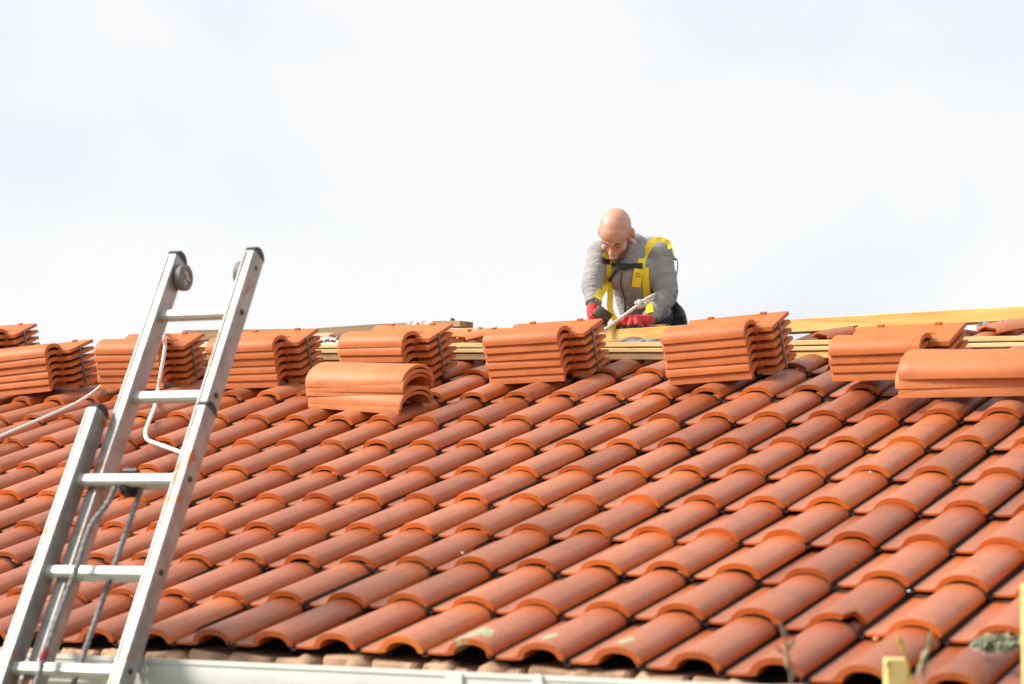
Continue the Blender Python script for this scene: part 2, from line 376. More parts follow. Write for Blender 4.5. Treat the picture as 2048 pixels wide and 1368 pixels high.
def tile_mesh(name, mat, chip=False, clip=False, lugs=False):
    mb = MB(); secs = []
    for y, s, sh in ((0.0, 1.0, .0020), (.0025, 1.0, .0006), (.006, 1.0, 0), (.12, .99, 0), (.25, .98, 0), (.366, .97, 0), (.372, .955, .001)):
        O, I = tile_profile(s, clip=clip, foot=0.0 if lugs else .013)
        O = [(x, z - sh) for x, z in O]
        if sh: I = [(x, z + sh * .5) for x, z in I]
        yy = [y + (.055 if (chip and y < .007 and x > .038) else 0) for x, z in O]
        secs.append([(x, q, z) for (x, z), q in zip(O, yy)] + [(x, q, z) for (x, z), q in zip(I[::-1], yy[::-1])])
    if lugs:
        loft(mb, secs); secs = []
        for y in (.364, .440, .448):
            O = [(-.219,.036),(-.211,.0375),(-.19,.0345),(-.15,.0292),(-.11,.0238),(-.07,.0185),(-.045,.0150),(-.032,.0132)]
            secs.append([(x, y, z - (.002 if y > .445 else 0)) for x, z in O] + [(x, y, z - .0175) for x, z in O[::-1]])
    O0, I0 = tile_profile(.95, clip=clip, foot=0.0 if lugs else .013)
    for y, f in () if lugs else ((.3726, .62), (.380, .92), (.388, 1.0), (.440, 1.0), (.448, 1.0)):
        O = []; I = []
        for (x, z), (xi, zi) in zip(O0, I0):
            g = 0 if x < -.1 else min(1, (x + .1) / .03)
            tx = -.078 + (x + .078) * .29 if x > -.078 else x
            tz = .0160 - max(0, tx + .12) * .03 + max(0, -.12 - x) * .20
            xx = x + (tx - x) * f * g; zz = z + (tz - z) * f
            O.append((xx, zz)); I.append((xx + (xi - x) * (1 - f) * .8, max(zz - .0165, zi + (tz - .0165 - zi) * f)))
        secs.append([(x, y, z) for x, z in O] + [(x, y, z) for x, z in I[::-1]])
    loft(mb, secs)
    for y in ((.10, .34) if lugs else ()): mb.box((-.210, y, .038), (.014, .028, .012), None, .003)
    return mb.mesh(name, mat, 38)
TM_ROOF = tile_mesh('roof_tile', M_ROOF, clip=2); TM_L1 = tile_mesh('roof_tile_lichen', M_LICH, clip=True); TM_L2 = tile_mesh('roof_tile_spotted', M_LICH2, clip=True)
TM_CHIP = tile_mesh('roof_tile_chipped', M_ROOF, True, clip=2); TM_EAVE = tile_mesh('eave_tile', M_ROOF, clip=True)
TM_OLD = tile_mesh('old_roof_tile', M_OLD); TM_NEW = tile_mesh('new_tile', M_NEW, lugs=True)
STEP = .0205
rng = random.Random(3)
def tile_matrix(i, j, jit=1.0):
    v = ROWV[j] + rng.uniform(-.004, .004) * jit; x = i * .22 + rng.uniform(-.0035, .0035) * jit
    jn = min(j + 1, 10); dv = max(.3, ROWV[jn] - ROWV[j]) if jn > j else .36
    tilt = math.atan((STEP - (bow(i, jn) - bow(i, j))) / dv)
    n = bow(i, j) - .057 + rng.uniform(-.0015, .002) * jit
    return Matrix.Translation(rp(x, v, n)) @ ROOF @ Euler((-tilt + R(rng.uniform(-.35, .35)) * jit, R(rng.uniform(-.9, .9)) * jit, R(rng.uniform(-.7, .7)) * jit)).to_matrix().to_4x4()
count = 0; rest = MB()
for j in range(11):
    vy = ROWV[j]
    xl = -1.35 - 1.06 * vy; xr = 2.55 - .27 * vy
    for i in range(-30, 22):
        x = i * .22
        if xl < x < xr:
            me = TM_ROOF; name = 'roof_tile'
            if j == 10:
                me = TM_OLD
                if rng.random() < .12: continue
            if j == 0: me = TM_EAVE
            if j == 0 and i == 4: me = TM_L1
            if j == 0 and i in (5, 6): me = TM_L2
            if j == 1 and i == 8: me = TM_CHIP
            M = tile_matrix(i, j, 1.0 if j < 10 else 3.0)
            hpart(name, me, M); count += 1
        elif xl - 2.2 < x < xr + 1.4:
            M = tile_matrix(i, j); secs = []
            mb = MB()
            for y, s in ((0, 1), (.372, .89)):
                O, I = tile_profile(s); O = O[::2] + O[-1:]; I = I[::2] + I[-1:]
                secs.append([(x_, y, z_) for x_, z_ in O] + [(x_, y, z_) for x_, z_ in I[::-1]])
            loft(mb, secs); rest.add([M @ v for v in mb.V], mb.F)
print('TILES', count)
hpart('roof_tiles_outer', rest.mesh('roof_tiles_outer', M_OUTER, 38), kind='stuff')
# deck under the tiles, both slopes
dk = MB()
RV = 4.10
def slab(x0, x1, v0, v1, n0, n1):
    P = [rp(x, v, n) for n in (n0, n1) for x, v in ((x0, v0), (x1, v0), (x1, v1), (x0, v1))]
    dk.add(P, [(0,3,2,1),(4,5,6,7),(0,1,5,4),(1,2,6,5),(2,3,7,6),(3,0,4,7)])
slab(-7.2, 4.2, .06, RV, -.125, -.098)
yr = RV * math.cos(T); zr = RV * math.sin(T) + .01
hpart('roof_deck', dk.mesh('roof_deck', M_DECK))
fb = MB(); 
A = rp(0, RV, -.098); B = rp(0, RV, -.125)
fb.add([(-7.2, A.y+.003, A.z), (4.2, A.y+.003, A.z), (4.2, 2*A.y+.1, -.15), (-7.2, 2*A.y+.1, -.15), (-7.2, A.y+.003, B.z), (4.2, A.y+.003, B.z), (4.2, 2*A.y+.1, -.18), (-7.2, 2*A.y+.1, -.18)],
       [(0,1,2,3),(4,7,6,5),(0,4,5,1),(1,5,6,2),(2,6,7,3),(3,7,4,0)])
hpart('far_roof_slope', fb.mesh('far_roof_slope', M_DECK))
wl = MB()
for c, d in (((-1.5, .35, -1.83), (11.2, .3, 3.1)), ((-1.5, 2*A.y-.3, -1.83), (11.2, .3, 3.1)), ((-6.95, A.y, -1.83), (.3, 2*A.y-.8, 3.1)), ((3.95, A.y, -1.83), (.3, 2*A.y-.8, 3.1))):
    wl.box(c, d)
hpart('wall', wl.mesh('wall', M_WALL))
gb = MB()
for gx in (-6.95, 3.95):
    gb.add([(gx-.15, .3, -.28), (gx+.15, .3, -.28), (gx-.15, 2*A.y-.2, -.28), (gx+.15, 2*A.y-.2, -.28), (gx-.15, A.y, B.z-.03), (gx+.15, A.y, B.z-.03)],
           [(0,1,3,2),(0,4,5,1),(2,3,5,4),(0,2,4),(1,5,3)])
hpart('gable', gb.mesh('gable', M_WALL))
# cornice bricks below the eave noses
bk = MB(); bk.box((0,0,0), (.145, .16, .050), None, .012); bkm = bk.mesh('eave_brick', M_BRICK)
x = -2.0
while x < 3.0:
    if rng.random() > .14: hpart('eave_brick', bkm, Matrix.Translation((x, .10 + rng.uniform(-.006, .006), -.091 + bow(x/.22, 0) + rng.uniform(-.014, .006))) @ Matrix.Rotation(R(rng.uniform(-5, 5)), 4, 'Z') @ Matrix.Rotation(R(rng.uniform(-6, 6)), 4, 'Y')); x += rng.uniform(.154, .172)
so_ = MB(); so_.box((-1.5, .18, -.20), (11.0, .22, .10)); hpart('cornice', so_.mesh('cornice', M_WALL))
mb = MB(); mb.ellipsoid((0, 0, 0), (.05, .06, .03), None, 10, 6); mb.V = [v * rng.uniform(.8, 1.15) for v in mb.V]; mpm = mb.mesh('mortar_packing', M_BRICK, 60)
for k in range(-9, 14): hpart('mortar_packing', mpm, Matrix.Translation((k*.22 + .09 + rng.uniform(-.03,.03), .055, -.090 + bow(k, 0))) @ Matrix.Rotation(R(rng.uniform(0, 180)), 4, 'Z'))

# gutter
_g0 = on_y(300, 1317, -.171); _g1 = on_y(1400, 1365, -.171)
def gz(x): return _g0.z - .012 + (_g1.z - _g0.z) / (_g1.x - _g0.x) * (x - _g0.x)
gm = MB(); GY = -.165
prof = [(GY - .006, .0), (GY - .006, .012), (GY + .008, .012), (GY + .008, .001), (GY + .003, -.03), (GY + .012, -.062), (GY + .045, -.088), (GY + .09, -.088), (GY + .125, -.06), (GY + .13, -.018),
        (GY + .134, -.018), (GY + .129, -.062), (GY + .092, -.094), (GY + .042, -.094), (GY + .006, -.066), (GY - .003, -.03), (GY - .002, -.002)]
secs = [[(x, y, z + gz(x)) for y, z in prof] for x in (-5.5, -3, -1, 0, 1, 2, 3.6)]
n = len(prof); 
for s in secs: gm.V += [Vector(p) for p in s]
for i in range(len(secs)-1):
    for k in range(n): gm.F.append((i*n+k, i*n+(k+1)%n, (i+1)*n+(k+1)%n, (i+1)*n+k))
gutter = hpart('gutter', gm.mesh('gutter', M_WHITE, 30))
def gchild(name, m, mat, sm=None): o = obj(name, m.mesh(name, mat, sm), gutter); return o
for gx in (-.09, 1.2, -1.6):
    m = MB(); z = gz(gx)
    m.box((gx, GY-.010, z-.030), (.022, .004, .090), None, .001)
    m.box((gx, GY-.014, z-.018), (.040, .010, .022), None, .003); m.box((gx+.004, GY-.020, z-.020), (.012, .008, .012), None, .002)
    gchild('gutter_bracket', m, M_WHITE)
m = MB(); z = gz(.95)
m.box((.95, GY-.008, z-.028), (.05, .006, .075), None, .002); gchild('gutter_joint', m, M_WHITE)

# ------------------------------------------------------------------ timber on the ridge
def board(name, a, b, wy, wz, mat, parent_house=True, top=True, **k):
    """a, b: centre line of the top face; board local x runs along it"""
    a = Vector(a); b = Vector(b); d = b - a; L = d.length; d.normalize()
    y = Vector((0,0,1)).cross(d).normalized(); z = d.cross(y)
    M = Matrix((d, y, z)).transposed().to_4x4(); M.translation = (a + b) / 2 - z * (wz / 2)
    mb = MB(); mb.box((0,0,0), (L, wy, wz), None, .003); me = mb.mesh(name, mat)
    if parent_house: return hpart(name, me, M, **k)
    return obj(name, me, None, M, **k)
def wavy_board(name, pts, wy, wz, mat, **k):
    P = [Vector(p) for p in pts]; o = P[0]; mb = MB(); rows = []
    for q, p in enumerate(P):
        jz = rng.uniform(-.004, .004)
        rows.append([p + Vector((0, -wy/2, 0)), p + Vector((0, wy/2, 0)), p + Vector((0, wy/2, -wz + jz)), p + Vector((0, -wy/2, -wz + jz))])
    for r in rows: mb.V += [v - o for v in r]
    for i in range(len(rows)-1):
        for k_ in range(4): mb.F.append((i*4+k_, i*4+(k_+1)%4, i*4+4+(k_+1)%4, i*4+4+k_))
    mb.F += [(0,3,2,1), tuple(range(len(mb.V)-4, len(mb.V)))]
    return hpart(name, mb.mesh(name, mat), Matrix.Translation(o), **k)
board('ridge_beam', (-.95, 3.88, 1.131), (1.75, 3.88, 1.166), .10, .060, M_PINE, label='long yellow ridge beam rising to the right')
board('ridge_plank', (-1.62, 3.87, 1.172), (-.90, 3.87, 1.150), .09, .022, M_AMBER)
board('ridge_plank', (-1.75, 3.90, 1.147), (-.86, 3.89, 1.128), .08, .045, M_PINE)
board('backing_board', on_y(1190, 650, 4.02), on_y(1336, 650, 4.02), .06, .030, M_AMBER, label='amber board behind the ridge beam under the gloved hand')
wavy_board('old_ridge_beam', [on_y(u, v, 3.93) for u, v in ((380, 662), (450, 661), (560, 660), (640, 658.5), (690, 655), (745, 651), (800, 648), (860, 646))], .12, .055, M_GREY, label='weathered brown ridge beam with torn edges')
board('beam_stub', on_y(882, 642.5, 3.90), on_y(934, 643, 3.90), .12, .030, M_GREY, label='short dark brown beam end')
board('ridge_plank', on_y(868, 658, 3.84), on_y(945, 659, 3.84), .08, .04, M_AMBER)
board('ridge_plank', on_y(600, 668, 3.80), on_y(740, 665, 3.80), .05, .02, M_PALE)
# the two thin boards and the batten lying in front of the ridge, broken into lengths
def zt(x): return 1.0145 + (.0 if x > .4 else 0) + .034 * max(0, .44 - x) * .85 - .012 * max(0, x - .44)
for (xa, xb, nm) in ((-3.6, -1.52, 'at the left, behind the ladder'), (-1.50, .10, 'in the middle, between the strapped tile packs'), (.12, 1.9, 'at the right, behind the loose tiles')):
    a = zt(xa) ; b = zt(xb)
    board('plank', (xa, 3.46, a), (xb, 3.46, b), .085, .021, M_PALE, False, label='pale planed plank lying on top %s' % nm, cat='plank', group='planks stacked below the ridge')
    board('plank', (xa + .01, 3.415, a - .030), (xb - .01, 3.415, b - .030), .115, .019, M_PALE, False, label='thin middle plank of the pile %s' % nm, cat='plank', group='planks stacked below the ridge')
    board('batten', (xa + .02, 3.40, a - .052), (xb, 3.40, b - .052), .07, .030, M_GREY if xa < .1 else M_PINE, False, label='thick brown batten lying under the planks %s' % nm, cat='batten', group='battens under the planks')

# rubble, felt and broken tiles between the planks and the ridge beam
def rubble(u, v, y, s, mat, lab, cat, seed):
    r2 = random.Random(seed); mb = MB(); mb.ellipsoid((0,0,0), (1,1,1), None, 8, 5)
    V = [Vector((p.x*s[0], p.y*s[1], p.z*s[2])) * r2.uniform(.7, 1.25) for p in mb.V]
    o = obj('mortar_lump' if cat != 'membrane' else 'membrane', mesh('lump', V, mb.F, mat), None, Matrix.Translation(on_y(u, v, y)), label=lab, cat=cat)
    return o
rubble(972, 665, 3.76, (.042, .04, .022), M_MORT, 'grey broken mortar lump beside the pink tile shard', 'mortar', 1)
rubble(958, 662, 3.80, (.028, .04, .018), M_MORT, 'small grey mortar crumb on the ridge plank', 'mortar', 2)
def crumple(u0, v0, u1, v1, y, amp, mat, lab, seed, name='torn_membrane', cat='membrane'):
    r2 = random.Random(seed); a = on_y(u0, v0, y); b = on_y(u1, v1, y); mb = MB(); n = 14
    for i in range(n+1):
        p = a.lerp(b, i/n)
        for k in range(4):
            mb.V.append(p - a + Vector((r2.uniform(-.006,.006), -.045 + .03*k, r2.uniform(-amp, amp) + (.004 if k in (1,2) else -.008))))
    for i in range(n):
        for k in range(3): mb.F.append((i*4+k, i*4+k+1, i*4+4+k+1, i*4+4+k))
    o = obj(name, mb.mesh(name, mat), None, Matrix.Translation(a), label=lab, cat=cat)
    sm = o.modifiers.new('t', 'SOLIDIFY'); sm.thickness = .003
    return o
crumple(822, 648, 905, 641, 3.90, .012, M_MEMB, 'torn white membrane scrap on the weathered ridge beam', 5)
crumple(640, 678, 678, 677, 3.70, .008, M_MEMB, 'crumpled pale felt strip between the third and fourth tile packs', 6)
crumple(1240, 683, 1322, 684, 3.72, .006, M_GREYM, 'blue grey felt strip under the ridge beam beside the sixth pack', 7)
crumple(1655, 669, 1715, 664, 3.72, .008, M_GREYM, 'blue grey felt scrap behind the loose tiles', 8)
crumple(1960, 652, 2030, 644, 3.72, .010, M_GREYM, 'blue grey felt scrap at the right edge below the ridge beam', 9)
def shard(u, v, y, L, rad, yaw, pitch, mat, lab, nm='tile_shard'):
    mb = MB(); secs = []
    for yy, s in ((0, 1), (.3*L, .98), (L, .8)):
        O = [(rad*s*math.cos(a), yy + .02*math.sin(5*a), rad*.6*s*math.sin(a)) for a in np.linspace(0.05*math.pi, .95*math.pi, 9)]
        I = [(p[0]*.86, p[1], p[2]*.86 - .003) for p in O]
        secs.append(O + I[::-1])
    loft(mb, secs)
    M = Matrix.Translation(on_y(u, v, y)) @ Euler((pitch, 0, yaw)).to_matrix().to_4x4()
    return obj(nm, mb.mesh(nm, mat, 40), None, M, label=lab, cat='broken tile')
shard(925, 686, 3.66, .16, .075, R(-52), R(14), M_RIDGE, 'pinkish broken tile shard lying beside the fourth pack')
shard(668, 678, 3.72, .07, .05, R(-60), R(10), M_OLD, 'small dark tile fragment right of the third pack')
shard(1640, 684, 3.60, .16, .08, R(-50), R(12), M_ROOF, 'orange tile shard behind the sixth pack, right side')
shard(1975, 674, 3.62, .20, .09, R(-50), R(12), M_ROOF, 'orange tile shard at the right edge above the planks')
shard(620, 690, 3.66, .12, .05, R(-50), R(12), M_RIDGE, 'pink tile fragment behind the third pack')

# ================================================================== strapped packs of tiles
SPC, LT, WT = .0346, .448, .290
def pack_matrix(x, v, h, yaw, tl, pi_):
    Rx = Matrix.Rotation(pi_, 4, 'X'); Ry = Matrix.Rotation(-tl, 4, 'Y'); Rz = Matrix.Rotation(yaw, 4, 'Z')
    return Matrix.Translation(rp(x, v, h)) @ ROOF @ Rz @ Rx @ Ry
TIL = Matrix.Translation((0, .071, 0)) @ Matrix.Rotation(-math.pi/2, 4, 'Z')    # tile frame -> pack frame
def layer_m(k, r, s=SPC):
    return Matrix.Translation((r.uniform(-.004, .004), r.uniform(-.003, .003), k * s)) @ Matrix.Rotation(R(r.uniform(-.5, .5)), 4, 'Z') @ TIL
def strap_mesh(n):
    mb = MB(); w = .006; zt_ = (n-1)*SPC + .0165; x0, x1 = -.003, LT + .003; e = .178
    loop = [(x0, -.002), (x1, -.002), (x1, zt_ - .004), (x1 - .008, zt_), (x0 + .008, zt_), (x0, zt_ - .004)]
    P = []
    for x, z in loop: P.append((x, z))
    cx = (x0+x1)/2; cz = zt_/2; m = len(P)
    for x, z in P:
        dx = .0022 * (1 if x > cx else -1); dz = .0022 * (1 if z > cz else -1)
        mb.V += [Vector((x, e-w, z)), Vector((x, e+w, z)), Vector((x+dx, e+w, z+dz)), Vector((x+dx, e-w, z+dz))]
    for i in range(m):
        j = (i+1) % m
        for k in range(4): mb.F.append((i*4+k, j*4+k, j*4+(k+1)%4, i*4+(k+1)%4))
    return mb.mesh('strap', M_STRAP)
SM = strap_mesh(6)
def pack(par, lab, seed, n=6):
    r = random.Random(seed)
    t = empty('tile_pack', pack_matrix(*par), label=lab, cat='tile pack', group='strapped packs of new clay tiles along the ridge')
    for k in range(n): obj('tile', TM_NEW, t, layer_m(k, r))
    obj('strap', SM, t)
    return t
pack((-3.6985, 2.8966, .0565, .0605, .0456, -.0669), 'strapped pack of new orange tiles cut off by the left edge, front row', 1)
pack((-3.0549, 2.9698, .0650, .0872, -.0392, .006), 'strapped pack of new orange tiles seen between the rails of the ladder', 2)
pack((-2.3581, 2.9742, .0486, .0627, -.0127, .0119), 'strapped tile pack just right of the ladder rail top, left of the ridge tile pile', 3)
pack((-1.6881, 3.0934, .0250, -.0893, -.0027, .0208), 'strapped tile pack standing behind the pile of curved ridge tiles', 4)
pack((-.9027, 3.0844, .0080, .0039, .0177, .0027), 'strapped tile pack directly left of and below the kneeling worker', 5)
pack((.0219, 2.9785, .0090, -.0042, .0474, .0097), 'tallest looking strapped tile pack right of the kneeling worker', 6)
p0 = on_roof(73, 650, .06 + 5*SPC + .03); v0 = p0.dot(RU)
pack((p0.x - LT, v0 - WT, .06, .03, .0, .0), 'strapped tile pack farthest back, at the upper left corner of the roof', 7)
# loose stack: no strap, every tile a thing
rr_ = random.Random(11); PM = pack_matrix(.7869, 2.8564, .036, -.0552, .0135, .05)
for k, nm in enumerate(('bottom', 'second from bottom', 'second from top', 'top')):
    M = PM @ layer_m(k, rr_)
    obj('loose_tile', TM_NEW, None, M, label='new clay tile, %s in the unstrapped stack of four at the right' % nm, cat='roof tile', group='unstrapped stack of new tiles')

# ------------------------------------------------------------------ ridge tile piles
def ridge_mesh():
    mb = MB(); secs = []; L = .555
    for y, s, sh in ((0, 1, .002), (.004, 1, 0), (.05, 1, 0), (.25, .95, 0), (L-.004, .90, 0), (L, .90, .002)):
        A_ = np.linspace(0, math.pi, 21)
        O = [((.115*s - sh)*math.cos(a), y, (.082*s - sh)*(math.sin(a)**.9 if math.sin(a) > 1e-9 else 0)) for a in A_]
        I = [((.115*s - .0145 + sh*.4)*math.cos(a), y, (.082*s - .0145 + sh*.4)*(math.sin(a)**.9 if math.sin(a) > 1e-9 else 0)) for a in A_]
        secs.append(O + I[::-1])
    loft(mb, secs); return mb.mesh('ridge_tile', M_RIDGE, 40)
RM = ridge_mesh()
def ridge_pile(x, v, n, yaws, lats, lifts, labs, group, flip):
    for k, (ya, la, li, lb) in enumerate(zip(yaws, lats, lifts, labs)):
        # local tile y axis -> along +X of the roof
        M = Matrix.Translation(rp(x + la[0], v + la[1], n + li)) @ ROOF @ Matrix.Rotation(R(-90 + ya), 4, 'Z') @ Matrix.Rotation(R(flip[k]), 4, 'X')
        obj('ridge_tile', RM, None, M, label=lb, cat='ridge tile', group=group)
ridge_pile(-1.565, 2.79, .022, (-12, -11.5, -8, -8.6, -7.6), ((0, 0), (.006, .0), (-.008, 0), (.004, .0), (-.004, .0)), (0, .021, .052, .071, .091),
           ('curved ridge tile, lowest in the nested pile on the middle of the roof', 'curved ridge tile, second from bottom in the nested pile on the middle of the roof',
            'curved ridge tile, middle one of the five nested on the middle of the roof', 'curved ridge tile, second from top, turned askew, in the middle pile',
            'curved ridge tile on top of the nested pile in the middle of the roof'), 'ridge tiles nested on the middle of the roof', (-1.6, -1.8, 0, 0, 0))
ridge_pile(1.14, 2.735, .022, (-2, 1, -1, 3, -4), ((0, 0), (.0, .0), (-.01, 0), (0, .0), (.01, .0)), (0, .017, .034, .052, .070),
           ('curved ridge tile, lowest in the pile at the right edge', 'curved ridge tile, second from bottom in the pile at the right edge',
            'curved ridge tile, third from bottom in the pile at the right edge', 'wide visible ridge tile, second from top of the right edge pile',
            'curved ridge tile on top of the pile at the right edge'), 'ridge tiles nested at the right edge', (0, 0, 0, 0, 0))

# ================================================================== ladder
P0 = Vector((-.0728, -.7458, -.0297)); EX = Vector((.9854, .1700, .0037)); ES = Vector((-.0898, .5021, .8601)); ED = Vector((-.1444, .8479, -.5101))
KS = 1.095
P0 = CAM + (P0 - CAM) * KS
LM = Matrix((EX, ED, ES)).transposed().to_4x4(); LM.translation = P0
WB, BR, XF, WF, OF, SF = (q * KS for q in (.3769, .0221, .0533, .3010, .0435, 1.137)); SPR = .28 * KS; RA = .033 * KS; RB = .066 * KS
OF = .0535; WF = .3175
def c_rail(mb, x0, side, d0, s0, s1):
    """hollow box rail with rounded front edges; side=+1 for the left rail"""
    a, b = RA, RB; r = .005
    pr = [(r, 0), (a-r, 0), (a, r), (a, b-r), (a-r, b), (r, b), (0, b-r), (0, r)]
    n0 = len(mb.V)
    for s in (s0, s1): mb.V += [Vector((x0 + p[0], d0 + p[1], s)) for p in pr]
    for k in range(8): j = (k+1) % 8; mb.F.append((n0+k, n0+j, n0+8+j, n0+8+k))
    mb.F += [tuple(range(n0, n0+8))[::-1], tuple(range(n0+8, n0+16))]
    # raised lips along the front face
    for q in (.004, a - .004): mb.box((x0 + q, d0 - .001, (s0+s1)/2), (.005, .004, s1 - s0 - .01))
    return mb
def cap_mesh(x0, d0, s):
    mb = MB(); n = 9; V = []
    for xx in (x0 + .001, x0 + RA - .001):
        for k in range(n):
            a = math.pi * k / (n-1); V.append(Vector((xx, d0 + RB/2 - RB/2*math.cos(a)*.98, s + .001 + RB*.38*math.sin(a))))
    F = [tuple(range(n)), tuple(range(n, 2*n))[::-1]] + [(k, k+1, n+k+1, n+k) for k in range(n-1)] + [(0, n, 2*n-1, n-1)]
    return mb.add(V, F)
lad = empty('extension_ladder', LM, label='worn aluminium extension ladder leaning on the white gutter', cat='ladder')
SB0, SB1 = -3.72, .775 * KS
SF0, SF1 = -1.35, 1.335 * KS
for x0, sd in ((0, 1), (WB - RA, -1)):
    m = c_rail(MB(), x0, sd, 0, SB0, SB1); rl = m.build('lower_rail', M_ALU, lad)
    obj('rail_cap', cap_mesh(x0, 0, SB1).mesh('rail_cap', M_CAP, 40), rl)
    mh = MB()
    for k in range(-11, 3):
        s = SPR * k
        if s < SB0 + .1 or s > SB1 - .05: continue
        xx = x0 + (RA + .0015 if sd < 0 else -.0015)
        mh = MB(); mh.tube([(xx - .002, RB*.45, s), (xx + .002, RB*.45, s)], .009, 12); obj('rung_socket', mh.mesh('rung_socket', M_DARK, 40), rl)
    ft = MB(); ft.box((x0 + RA/2, RB/2, SB0 - .02), (RA + .012, RB + .014, .05), None, .006); obj('rubber_foot', ft.mesh('rubber_foot', M_CAP), rl)
for x0, sd in ((XF, 1), (XF + WF - RA, -1)):
    m = c_rail(MB(), x0, sd, OF, SF0, SF1); rl = m.build('upper_rail', M_ALU, lad)
    obj('rail_cap', cap_mesh(x0, OF, SF1).mesh('rail_cap', M_CAP, 40), rl)
    mh = MB()
    for k in range(-1, 9):
        s = SF - SPR * k
        if s > SF1 - .04 or s < SF0 + .05: continue
        xx = x0 + (RA + .0015 if sd < 0 else -.0015)
        mh = MB(); mh.tube([(xx - .002, OF + RB*.45, s), (xx + .002, OF + RB*.45, s)], .009, 12); obj('rung_socket', mh.mesh('rung_socket', M_DARK, 40), rl)
    mh = MB(); mh.tube([(x0 + RA*.5 - .02 , OF + RB*.5, SF1 - .045), (x0 + RA*.5 + .02, OF + RB*.5, SF1 - .045)], .007, 12); obj('wheel_bolt', mh.mesh('wheel_bolt', M_DARK, 40), rl)
def rung(x0, x1, d, s, nm):
    mb = MB(); hw = .016
    pr = [(-hw, -.011), (-.008, -.018), (.008, -.018), (hw, -.011), (hw, .011), (.008, .018), (-.008, .018), (-hw, .011)]
    for xx in (x0, x1): mb.V += [Vector((xx, d + p[0], s + p[1])) for p in pr]
    for k in range(8): j = (k+1) % 8; mb.F.append((k, j, 8+j, 8+k))
    return mb.build('rung', M_RUNG, lad)
for k in range(-11, 3):
    s = SPR * k
    if SB0 + .1 < s: rung(RA - .003, WB - RA + .003, BR + .012, s, 'rung')
for k in range(0, 9):
    s = SF - SPR * k
    if SF0 + .05 < s: rung(XF + RA - .003, XF + WF - RA + .003, OF + BR + .012, s, 'rung')
# wheels on the inner faces at the top
def wheel(x0, sgn):
    c = Vector((x0, OF + RB*.62 + .006, SF1 - .058)); mb = MB(); rw = .043
    prof = [(0, rw*.86), (.004, rw), (.022, rw), (.026, rw*.88), (.026, rw*.62), (.021, rw*.60)]
    n = 28; V = []; F = []
    for dx, r in prof:
        for k in range(n): a = 2*math.pi*k/n; V.append(Vector((dx*sgn, r*math.cos(a), r*math.sin(a))))
    for i in range(len(prof)-1):
        for k in range(n): F.append((i*n+k, i*n+(k+1)%n, (i+1)*n+(k+1)%n, (i+1)*n+k))
    F.append(tuple(range(n)))
    mb.add(V, F); wobj = obj('wheel', mb.mesh('wheel', M_WHEEL, 35), lad, Matrix.Translation(c))
    hb = MB()
    hb.tube([(.016*sgn, 0, 0), (.021*sgn, 0, 0)], rw*.60, 24)
    for q in range(3):
        a = q*2*math.pi/3 + .3; hb.box((.023*sgn, rw*.33*math.cos(a), rw*.33*math.sin(a)), (.006, .010, rw*.5), Matrix.Rotation(-a + math.pi/2, 3, 'X'), .001)
    hb.tube([(.018*sgn, 0, 0), (.029*sgn, 0, 0)], .009, 12)
    obj('wheel_hub', hb.mesh('wheel_hub', M_HUB, 35), wobj)
wheel(XF + RA + .003, 1); wheel(XF + WF - RA - .003, -1)
# pulley and rope under the lowest seen upper rung
xm = XF + WF*.42; sp = SF - 2*SPR
pu = MB(); pu.tube([(xm - .012, OF + .01, sp - .022), (xm + .012, OF + .01, sp - .022)], .034, 18); pu.box((xm - .014, OF + .012, sp - .005), (.004, .04, .075), None, .001); pu.box((xm + .014, OF + .012, sp - .005), (.004, .04, .075), None, .001)
pu.box((xm, OF + .012, sp + .02), (.05, .05, .012), None, .002)
pul = pu.build('pulley', M_DARK, lad, 35)
def rope_pts(P, step=.006):
    P = [Vector(p) for p in P]; out = []
    for i in range(len(P)-1):
        a = P[max(i-1, 0)]; b = P[i]; c = P[i+1]; d = P[min(i+2, len(P)-1)]; n = max(2, int((c-b).length/step))
        for k in range(n):
            t = k/n; out.append(.5*((2*b) + (c-a)*t + (2*a-5*b+4*c-d)*t*t + (3*b-a-3*c+d)*t**3))
    out.append(P[-1]); return out
lr = MB()
lr.tube(rope_pts([(xm - .030, OF - .012, sp - .02), (xm - .032, OF - .02, sp - .10), (xm - .034, -.006, sp - .20), (xm - .030, -.012, sp - .34), (xm - .040, -.010, sp - .55), (xm - .034, -.012, sp - .9), (xm - .045, -.010, -1.2), (xm - .05, -.01, -2.4)], .008), .0078, 9, 230, 3, .28)
lr.tube(rope_pts([(xm + .026, OF + .036, sp - .02), (xm + .012, OF + .034, -.1), (xm - .004, OF + .03, -1.2), (xm - .01, OF + .03, -2.4)], .008), .0078, 9, 230, 3, .28)
rope = lr.build('hoist_rope', M_ROPE2, lad, 60)
kn = MB(); kn.ellipsoid((xm - .040, -.012, .02), (.012, .012, .022), None, 10, 8); obj('rope_tape', kn.mesh('rope_tape', M_KNOT, 60), rope)

